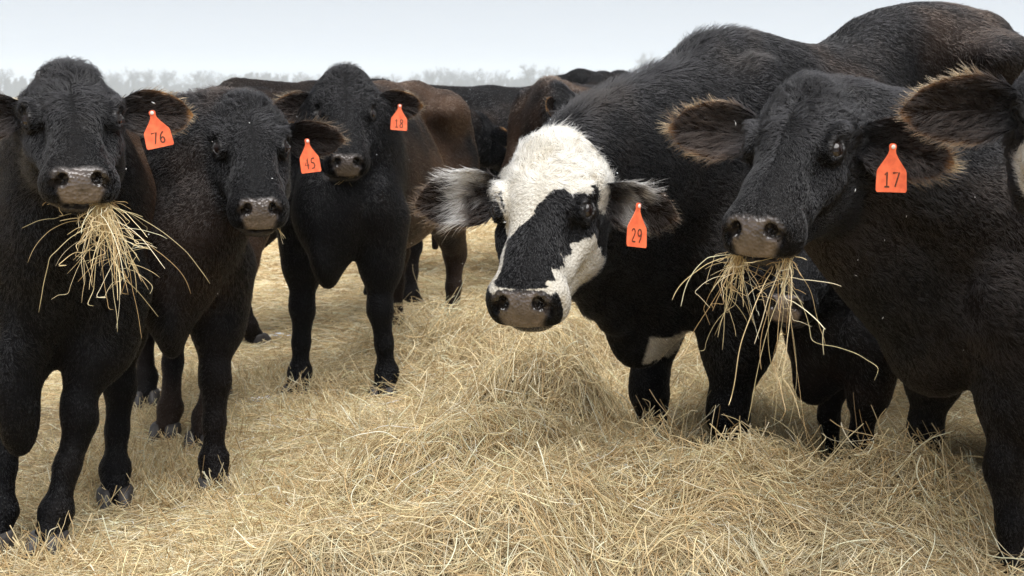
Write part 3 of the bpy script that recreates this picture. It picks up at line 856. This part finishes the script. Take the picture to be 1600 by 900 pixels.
    if nh:
        me2.calc_loop_triangles()
        tr = np.empty(len(me2.loop_triangles) * 3, np.int32); me2.loop_triangles.foreach_get('vertices', tr); tr = tr.reshape(-1, 3)
        p0, p1, p2 = allV[tr[:, 0]], allV[tr[:, 1]], allV[tr[:, 2]]
        fn = np.cross(p1 - p0, p2 - p0); ar = np.linalg.norm(fn, axis=1) * .5
        cw = (p0 + p1 + p2) / 3; camL = Rw.T @ (CAMP - loc)
        vd = camL - cw; dist = np.linalg.norm(vd, axis=1); face = (fn * vd).sum(1) / (np.linalg.norm(fn, axis=1) * dist + 1e-9)
        wgt = ar * dens[tr].mean(1) * np.where(face < -.35, .12, 1) / dist ** 1.5
        # keep hairs for what could be seen
        pw = (cw @ Rw.T) + loc
        px = pw[:, 0] / np.maximum(pw[:, 1], .1); wgt = wgt * np.where(np.abs(px) > .62, .03, 1)
        cdf = np.cumsum(wgt); cdf /= cdf[-1]
        r_ = np.random.default_rng(spec.get('seed', 3) + 50)
        ti = np.searchsorted(cdf, r_.random(nh)); ti = np.minimum(ti, len(tr) - 1)
        a, b = r_.random(nh), r_.random(nh); sw = a + b > 1; a[sw], b[sw] = 1 - a[sw], 1 - b[sw]
        bc = np.stack([1 - a - b, a, b], 1)
        I = tr[ti]
        def ip(x): return (x[I] * bc.reshape(nh, 3, *([1] * (x.ndim - 1)))).sum(1)
        pos, nn_ = ip(allV), nrm(ip(nor)); le = ip(length); cc = col[I[np.arange(nh), bc.argmax(1)]]; hh = ip(ish); q3 = ip(hq); eb = isear[I[:, 0]]
        lg = ip(legw); cr = ip(crest); einv = np.zeros(n); einv[isear] = eI; ein = ip(einv)
        # flow of the coat
        flow = np.tile(A([-1, 0, -.75]), (nh, 1)); flow = flow * (1 - lg[:, None]) + A([-.15, 0, -1]) * lg[:, None]
        ud, vdv, wdv = Rh[:, 0], Rh[:, 1], Rh[:, 2]
        sg = np.tanh((q3[:, 0] - .135) / .05)
        hf = ud * sg[:, None] + vdv * (np.sign(q3[:, 1]) * (.35 + .9 * np.exp(-((q3[:, 0] - .13) / .08) ** 2)))[:, None] - wdv * .3 * (np.abs(q3[:, 1]) > .07)[:, None]
        low = sstep(-.10, -.15, q3[:, 2])
        hf = hf * (1 - low[:, None]) + (-ud * .6 - wdv * .6) * low[:, None]
        flow = flow * (1 - hh[:, None]) + hf * hh[:, None]
        nearneck = sstep(.2, .5, pos[:, 0] / s) * (1 - hh)
        nd = nrm(A([.36, 0, 1.0]) * s - O)
        flow = flow + (nd * 1.0 + A([0, 0, -.3]))[None] * nearneck[:, None]
        if eb.any():
            dsum = np.zeros((nh, 3))
            for sde in (1, -1):
                r0, d, op, EL, EW = ears[sde]
                mid = r0 + d * EL * .5
                near = eb & (np.linalg.norm(pos - mid, axis=1) < EL * .85)
                out = nrm((pos - mid) - d * ((pos - mid) @ d)[:, None])
                dsum[near] = (d * .85 + out * .4)[near]
            flow[eb] = dsum[eb]
        tuft = np.stack([noise3(pos, 11, 1 + i, 3) for i in range(3)], -1)
        tuft2 = np.stack([noise3(pos, 45, 11 + i, 1) for i in range(3)], -1)
        curly = hh * sstep(.20, .08, q3[:, 0]) * spec.get('curl', 1)
        sleek = hh * sstep(.13, .22, q3[:, 0])
        flow = nrm(flow) + tuft * (.34 - .16 * sleek + .5 * curly)[:, None] + tuft2 * (.26 - .10 * sleek + .45 * curly)[:, None] + r_.normal(size=(nh, 3)) * .12
        flow = flow - nn_ * (flow * nn_).sum(1)[:, None]; flow = nrm(flow)
        lift = (.14 + .18 * r_.random(nh) + .22 * curly + .16 * noise3(pos, 16, 7, 2) + spec.get('crest_lift', .5) * cr + .15 * eb + .3 * ein * eb + .12 * hh).clip(.10, 1.6)
        le = le * (.55 + .75 * r_.random(nh)) * (1 + .4 * noise3(pos, 6, 9, 2))
        side = np.cross(nn_, flow)
        cs = (r_.normal(size=nh) * .25 + curly * 1.1 * np.sign(noise3(pos, 14, 12, 1)))[:, None]
        m = 5; T = np.linspace(0, 1, m)
        Pp = np.empty((nh, m, 3), np.float32)
        for i, t_ in enumerate(T):
            Pp[:, i] = pos + le[:, None] * (nn_ * (lift * (t_ - .38 * t_ ** 2))[:, None] + flow * (t_ * .95) + side * cs * (t_ ** 2) * .5) - nn_ * .0004
        r0_ = spec.get('hr', .00036) * (.7 + .6 * r_.random(nh))
        rad = r0_[:, None] * A([.9, 1, .85, .6, .15])[None]
        var = (.8 + .4 * r_.random(nh))[:, None]
        cc = np.clip(cc * var, 0, .95)
        coat = curves_obj('coat', Pp, rad, cc, M_HAIR, root)
        nf = spec.get('flecks', 0)
        if nf:     # flakes of snow and chaff caught in the coat
            pick = np.where(((pos @ Rw.T + loc - CAMP) * (nn_ @ Rw.T)).sum(1) < 0)[0]
            pick = r_.choice(pick[bare_ok(q3[pick])], nf)
            V, F = [], []
            for i in pick:
                c = pos[i] + nn_[i] * (.004 + .4 * lift[i] * le[i] * .5); sz = r_.uniform(.0009, .0022) * spec.get('fleck_size', 1)
                l_ = r_.uniform(1, 1.6) if r_.random() < .75 else r_.uniform(2.5, 5)
                ax = nrm(np.cross(nn_[i], r_.normal(size=3))); bx_ = np.cross(nn_[i], ax); o = len(V)
                V += [c + ax * sz * l_, c + bx_ * sz, c - ax * sz * l_, c - bx_ * sz, c + nn_[i] * sz, c - nn_[i] * sz]
                F += [(o, o + 1, o + 4), (o + 1, o + 2, o + 4), (o + 2, o + 3, o + 4), (o + 3, o, o + 4), (o + 1, o, o + 5), (o + 2, o + 1, o + 5), (o + 3, o + 2, o + 5), (o, o + 3, o + 5)]
            tag(mesh_obj('snow_flecks', V, F, M_SNOW, root), None, None, None, 'stuff')
    print('cow', spec['label'][:40], 'verts', n, 'hairs', nh, round(time.time() - T0, 1))
    return root, O, Rh, Rw, loc, P

COWS = [
    dict(id='c76', flecks=9, label='black cow with curly forehead and orange ear tag 76 at the left edge', loc=(-1.19, 3.66), heading=(-.13, -1), s=.92, hs=.93, wide=1.08, girth=1.0, flap=1,
         poll=(-1.095, 3.0, 1.275), yaw=22, tilt=40, roll=0, ear_l=(8, -6, 10, 1.05), ear_r=(5, 4, 0, 1), brown=1.0, brownbias=.6, brown_x=(.45, .15), seed=3, hfur=1.25,
         legs=dict(fl=(.20, -.09, 0), fr=(.22, .04, 0), hl=(.34, -.06, 0), hr=(.24, .06, 0)), rust=1., sub=2, hairs=90000, tag=('76', 1, .52, (0, 0, 0), 8, (.074, .100), -12)),
    dict(id='c45', flecks=22, label='black cow with orange ear tag 45 between the cows tagged 76 and 18', loc=(-1.14, 3.98), heading=(.26, -1), s=.92, hs=.98, wide=.93, girth=.95,
         poll=(-.765, 3.50, 1.20), yaw=17, tilt=45, ear_l=(-5, 8, 20, .92), ear_r=(25, 16, 10, .9), brown=.25, seed=5,
         legs=dict(fl=(.10, -.03, 0), fr=(.12, -.05, 0)), rust=.25, sub=2, hairs=70000, tag=('45', 1, .5, (0, 0, 0), 40, (.072, .104), -4)),
    dict(id='c18', flecks=12, label='brown flanked black cow with orange ear tag 18 standing further back', loc=(-.58, 5.12), heading=(-.2, -1), s=.98, hs=.97, wide=.95, girth=.95,
         poll=(-.632, 4.62, 1.285), yaw=7, tilt=50, ear_l=(8, -4, 10, 1), ear_r=(10, 0, 0, 1), brown=1.0, brownbias=.6, brown_x=(.35, .05), seed=8,
         legs=dict(fl=(0, .03, 0), fr=(.06, -.03, 0)), rust=.8, sub=1, hairs=50000, tag=('18', 1, .4, (.045, -.06, 0), 20, (.070, .104), 5)),
    dict(id='c29', flecks=14, label='black cow with white blaze face and orange ear tag 29', loc=(1.0, 3.87), heading=(-.82, -.57), s=1.20, hs=1.04, hip=.105, z=-.17, girth=.95,
         poll=(.085, 2.86, 1.100), yaw=-15, tilt=52, roll=2, wide=1.04, ear_l=(24, 6, 15, .95), ear_r=(-2, 12, 5, 1.1), brown=.35, brown_x=(.2, 0), seed=11, pattern=1, white_ear=1,
         legs=dict(fl=(0, .02, 0), fr=(0, .02, 0)), rust=.15, sub=2, hairs=110000, fur=.019, crest=1.0, crest_lift=.45, hfur=1.05, tag=('29', 1, .35, (.045, -.01, 0), 40, (.072, .110), 9)),
    dict(id='c17', flecks=22, label='black cow chewing hay with orange ear tag 17', loc=(1.53, 2.99), heading=(-.96, -.28), s=.89, hs=1.0,
         poll=(.655, 2.70, 1.235), yaw=-33, tilt=45, roll=0, ear_l=(15, 4, 0, 1.05), ear_r=(-8, 4, 0, 1.1), brown=.1, seed=14,
         legs=dict(fl=(.03, .10, 0), fr=(-.02, -.07, 0)), rust=.85, keel=0., sub=2, hairs=100000, tag=('17', 1, .45, (0, 0, 0), 5, (.074, .110), 2)),
    dict(id='edge', blaze=1, flecks=8, label='black cow at the right edge showing only a rust fringed ear', loc=(2.10, 2.25), heading=(-1, .02), s=.98, hs=1.04,
         poll=(1.125, 2.36, 1.30), yaw=-10, tilt=50, ear_r=(5, -2, 0, 1.08), ear_l=(5, 0, 0, 1), brown=.1, seed=17, rust=.9, sub=1, hairs=40000),
    dict(id='calf', name='calf', nose=2.3, cat='calf', label='black calf with lowered muzzle behind the hanging hay of cow 17', loc=(1.28, 3.45), heading=(-.95, -.22), s=.66, hs=.85,
         poll=(.86, 3.36, .90), yaw=-32, tilt=42, ear_l=(20, 30, 0, .8), ear_r=(20, 30, 0, .8), brown=.2, seed=19, rust=.2, sub=1, hairs=20000, res=.009),
    dict(id='b8', flecks=8, label='black cow whose back shows behind the heads of 45 and 18', loc=(-.95, 6.3), heading=(.6, .8), s=.99,
         poll=(-.2, 7.4, 1.1), yaw=140, tilt=40, brown=.3, seed=23, sub=0, res=.014, hairs=20000, hr=.0008),
    dict(id='b9', flecks=60, label='broad black flank dotted with snow flecks behind the cow tagged 18', loc=(-.05, 8.0), heading=(1, .1), s=.985,
         poll=(.95, 8.1, 1.25), yaw=90, tilt=40, brown=.3, seed=25, sub=0, res=.014, hairs=20000, hr=.0008),
    dict(id='b10', label='brownish black cow looking away just behind the white faced cow', loc=(.25, 7.0), heading=(-.1, -1), s=1.0,
         poll=(.26, 6.35, 1.26), yaw=75, tilt=35, ear_r=(0, 0, 0, 1), brown=.9, brownbias=.4, seed=27, sub=1, res=.012, hairs=20000, hr=.0008),
    dict(id='b11', label='farthest black back just visible beside the neck of the white faced cow', loc=(.75, 9.6), heading=(.4, 1), s=1.08,
         poll=(1.0, 10.6, 1.2), yaw=170, tilt=40, brown=.2, seed=29, sub=0, res=.016, hairs=8000, hr=.001),
]
import os
BUILT = {}
for c in COWS:
    if os.environ.get('NOFUR'): c['hairs'] = 0
    BUILT[c['id']] = cow(c)
print('cows done', time.time() - T0)

# ------------------------------------------------------------------ loose hay
STRAW_COLS = A([[.78, .65, .41], [.68, .54, .31], [.88, .79, .58], [.54, .39, .20], [.56, .48, .28], [.76, .63, .37], [.42, .29, .14]])
def straw_colors(n, r):
    c = STRAW_COLS[r.integers(0, len(STRAW_COLS), n)] * (.75 + .4 * r.random(n))[:, None]
    return np.clip(c, 0, .85)

def lay_strands(x, y, r, lmin, lmax, hmax, m=8, wild=1.0):
    n = len(x)
    cl = noise3(np.stack([x, y, 0 * x], -1), 1.1, 15, 2) * 3.0
    th = cl * .25 + r.uniform(-3.2, 3.2, n); th = th - .42 * np.sin(2 * th)
    ln = r.uniform(lmin, lmax, n); kap = r.normal(size=n) * 5 * wild * (1 + 2 * (r.random(n) < .12)); kk = r.normal(size=n) * 30 * wild
    left = 1 - sstep(-.95, -.35, x); off = hmax * r.random(n) ** 1.7 * (1 - .75 * left); ln = ln * (1 - .45 * left)
    slope = r.normal(size=n) * .24 * wild * (1 - .5 * left)
    st = ln / (m - 1)
    P = np.empty((n, m, 3)); px, py = x.copy(), y.copy(); z = off.copy()
    for i in range(m):
        P[:, i, 0] = px; P[:, i, 1] = py
        P[:, i, 2] = hay_height(px, py) + np.maximum(z, -.01)
        th = th + kap * st + kk * st * st * (i - m / 2) * 2
        px = px + np.cos(th) * st; py = py + np.sin(th) * st
        z = z + slope * st; slope = slope - 1.6 * st * np.sign(slope) + r.normal(size=n) * .10
    return P

def build_hay():
    r = np.random.default_rng(5)
    n = 340000
    # denser near the camera
    Y = 2.35 + (5.2) * r.random(n) ** 1.6
    X = (r.random(n) * 2 - 1) * (.50 * Y + .25)
    P = lay_strands(X, Y, r, .04, .20, .055)
    rad = (.0004 + .00095 * r.random(n) ** 2)[:, None] * np.ones((1, 8)); rad[:, -1] *= .4
    col = straw_colors(n, r)
    patch = noise3(np.stack([X, Y, 0 * X], -1), .8, 18, 3)  # tone patches in the straw colour: trampled hay, plus painted shade for hollows
    col = col * ((1.08 + .34 * patch) * (.5 + .62 * r.random(n)))[:, None]
    o = curves_obj('loose_hay', P, rad, np.clip(col, 0, .85), M_STRAW)
    tag(o, 'loose tangled golden hay strands covering the ground', 'hay', None, 'stuff')

def hay_tufts():
    """fluffy clumps lying loose on top of the bed"""
    r = np.random.default_rng(9); X, Y, H = [], [], []
    spots = [(x, y, .10, .055 * (.3 + .7 * float(sstep(-.9, -.4, x)))) for x, y in zip(r.uniform(-1.6, 1.7, 110), r.uniform(2.5, 5.2, 110))]
    spots += [(.44, 3.45, .045, .13), (.62, 3.30, .07, .05), (.86, 3.30, .09, .05), (1.08, 2.95, .10, .08), (.95, 2.9, .10, .06), (.02, 3.85, .14, .07), (.22, 3.95, .13, .07), (.1, 4.05, .15, .08),
              (-1.2, 2.92, .06, .03), (-.82, 3.42, .06, .02), (-1.06, 3.40, .06, .03), (-.5, 4.68, .08, .07), (-.8, 4.6, .08, .06), (-.33, 5.2, .10, .14), (1.25, 2.55, .10, .05)]
    for x, y, sp, hh in spots:
        n = int(320 * (sp / .1)); X.append(x + r.normal(size=n) * sp); Y.append(y + r.normal(size=n) * sp * .8); H.append(np.full(n, hh) * r.random(n) ** .8)
    X, Y, H = map(np.concatenate, (X, Y, H)); n = len(X)
    P = lay_strands(X, Y, r, .04, .17, .02, 8, 1.5)
    P[:, :, 2] += H[:, None] + (r.normal(size=n) * .16)[:, None] * np.linspace(-.5, .5, 8)[None] * .4
    P[:, :, 2] = np.maximum(P[:, :, 2], hay_height(P[:, :, 0], P[:, :, 1]))
    rad = (.0005 + .0010 * r.random(n) ** 1.5)[:, None] * np.ones((1, 8))
    o = curves_obj('hay_tufts', P, rad, np.clip(straw_colors(n, r) * 1.08 * (.7 + .4 * r.random(n))[:, None], 0, .9), M_STRAW)
    tag(o, 'fluffy loose hay clumps heaped around hooves and over the mounds', 'hay', None, 'stuff')

def far_hay():
    r = np.random.default_rng(6); n = 45000
    Y = 5.5 + 7 * r.random(n) ** 1.2; X = (r.random(n) * 2 - 1) * (.46 * Y + .2)
    P = lay_strands(X, Y, r, .08, .30, .06, 6)
    rad = r.uniform(.0012, .0028, n)[:, None] * np.ones((1, 6))
    o = curves_obj('distant_hay', P, rad, straw_colors(n, r), M_STRAW)
    tag(o, 'trampled pale hay strewn between the farther cows', 'hay', None, 'stuff')

def wisp(cid, name, label, v0, spread, n, lmin, lmax, seed, side=0., fwd=.0, tight=.2):
    """strands of hay hanging from a cow's mouth, bent and tangled"""
    root, O, Rh, Rw, loc, P = BUILT[cid]
    r = np.random.default_rng(seed); m = 16
    up = Rw @ Rh
    st = np.empty((n, 3)); d0 = np.empty((n, 3)); nb = max(1, n // 7)
    bd = r.normal(size=(nb, 3)) * tight; bv = r.uniform(-spread, spread, nb)
    for i in range(n):
        k = r.integers(nb)
        st[i] = Rw @ P(*mz(.010 + r.uniform(0, .018), v0 + bv[k] + r.normal() * .006, -.0625 + r.normal() * .002)) + loc
        d0[i] = up[:, 0] * (.35 + fwd) + up[:, 1] * (side + r.normal() * .18) + A([0, 0, -.75]) + bd[k] + r.normal(size=3) * .13
    d0[:, 2] = np.minimum(d0[:, 2], -.6); d0 = nrm(d0); ln = lmin + (lmax - lmin) * r.random(n) ** 2.4; step = ln / (m - 1)
    Pp = np.empty((n, m, 3)); p = st - d0 * .015; d = d0.copy(); w_ = r.normal(size=(n, 3))
    for i in range(m):
        Pp[:, i] = p
        p = p + d * step[:, None]
        w_ = nrm(w_ + r.normal(size=(n, 3)) * .9)
        kink = (r.random(n) < .17)[:, None] * r.normal(size=(n, 3)) * 1.9
        d = d + A([0, 0, -1.]) * (4 * step + .05)[:, None] + w_ * .09 + kink; d[:, 2] = np.minimum(d[:, 2], -.12); d = nrm(d)
    rad = (.0003 + .0006 * r.random(n) ** 1.6)[:, None] * np.ones((1, m)); rad[:, -1] *= .5
    o = curves_obj(name, Pp, rad, np.clip(straw_colors(n, r) * 1.1, 0, .9), M_STRAW)
    tag(o, label, 'hay', 'hay held in the mouths of cows')

def sprig(x, y, H, n, seed, label):
    r = np.random.default_rng(seed); m = 10
    p = np.stack([x + r.normal(size=n) * .028, y + r.normal(size=n) * .028, np.full(n, 0.)], 1); p[:, 2] = hay_height(p[:, 0], p[:, 1]) - .02
    d = nrm(np.stack([r.normal(size=n) * .3, r.normal(size=n) * .3, np.ones(n)], 1)); st = (H * (.4 + .9 * r.random(n)) / (m - 1))[:, None]
    P = np.empty((n, m, 3))
    for i in range(m):
        P[:, i] = p; p = p + d * st
        d = nrm(d + r.normal(size=(n, 3)) * .14 + (r.random(n) < .14)[:, None] * r.normal(size=(n, 3)) * 1.1 - A([0, 0, .5]) * st)
    P[:, :, 2] = np.maximum(P[:, :, 2], hay_height(P[:, :, 0], P[:, :, 1]) - .02)
    rad = (.0004 + .0008 * r.random(n) ** 1.5)[:, None] * np.ones((1, m))
    tag(curves_obj('hay_sprig', P, rad, np.clip(straw_colors(n, r) * 1.08, 0, .9), M_STRAW), label, 'hay', 'loose sprigs of hay by the hooves')

def snow_patch(x, y, a, b, ang, label, seed):
    r = np.random.default_rng(seed); V, F = [], []
    n = 28; rr = 1 + .25 * np.sin(np.arange(n) * 2 * pi / n * 3 + r.uniform(0, 6)) + .18 * r.normal(size=n)
    for k, q in enumerate((1.0, .8, .45)):
        for i in range(n):
            t = 2 * pi * i / n; px, py = a * q * rr[i] * cos(t), b * q * rr[i] * sin(t)
            X, Y = x + px * cos(ang) - py * sin(ang), y + px * sin(ang) + py * cos(ang)
            V.append((X, Y, float(hay_height(X, Y)) + (-.012, .006, .012)[k] + r.normal() * .005))
    V.append((x, y, float(hay_height(x, y)) + .012))
    for k in range(2):
        for i in range(n): F.append((k * n + i, k * n + (i + 1) % n, (k + 1) * n + (i + 1) % n, (k + 1) * n + i))
    F += [(2 * n + i, 2 * n + (i + 1) % n, 3 * n) for i in range(n)]
    tag(mesh_obj('snow_patch', V, F, M_SNOW), label, 'snow', 'thin snow patches on the hay')

if not os.environ.get('NOHAY'):
    build_hay(); far_hay(); hay_tufts()
    wisp('c76', 'hay_wisp', 'bundle of golden hay hanging from the mouth of the cow tagged 76', .045, .014, 210, .04, .36, 31, side=.32, tight=.12)
    wisp('c76', 'hay_wisp', 'few stray straws at the viewer left mouth corner of the cow tagged 76', -.05, .02, 4, .03, .06, 32, side=-.4)
    wisp('c17', 'hay_wisp', 'thick bundle of hay at the viewer left side of cow 17 muzzle', -.052, .014, 110, .04, .27, 33, side=-.5, tight=.16)
    wisp('c17', 'hay_wisp', 'long hay strands dangling below the middle of cow 17 mouth', .046, .014, 55, .04, .42, 34, side=.1, tight=.11)
    wisp('c18', 'hay_wisp', 'few short straws hanging from the mouth of the cow tagged 18', -.03, .02, 6, .06, .12, 35, side=-.4)
    wisp('c45', 'hay_wisp', 'two thin straws stuck to the lips of the cow tagged 45', .06, .012, 5, .05, .10, 36, side=.8)
    sprig(.475, 3.32, .30, 70, 51, 'upright sprig of hay sticking up before the front leg of the white faced cow')
    sprig(-1.20, 2.93, .13, 36, 52, 'small curled tuft of hay over the front hoof of the cow tagged 76')
    sprig(.70, 3.18, .14, 40, 53, 'low tuft of hay against the second front leg of the white faced cow')
    for i, (x, y, a, b, t, l) in enumerate((
        (-1.22, 5.85, .16, .10, .2, 'white snow strip under the far legs left of the cow tagged 18'),
        (-.98, 4.55, .07, .025, .1, 'thin sliver of snow on hay in front of the cow tagged 18'),
        (-1.52, 4.05, .09, .05, .5, 'small snow patch behind the front leg of the cow tagged 76'),
        (-1.50, 4.75, .12, .05, .2, 'snow patch between the legs of the leftmost cows'))):
        snow_patch(x, y, a, b, t, l, 40 + i)
print('done', time.time() - T0)
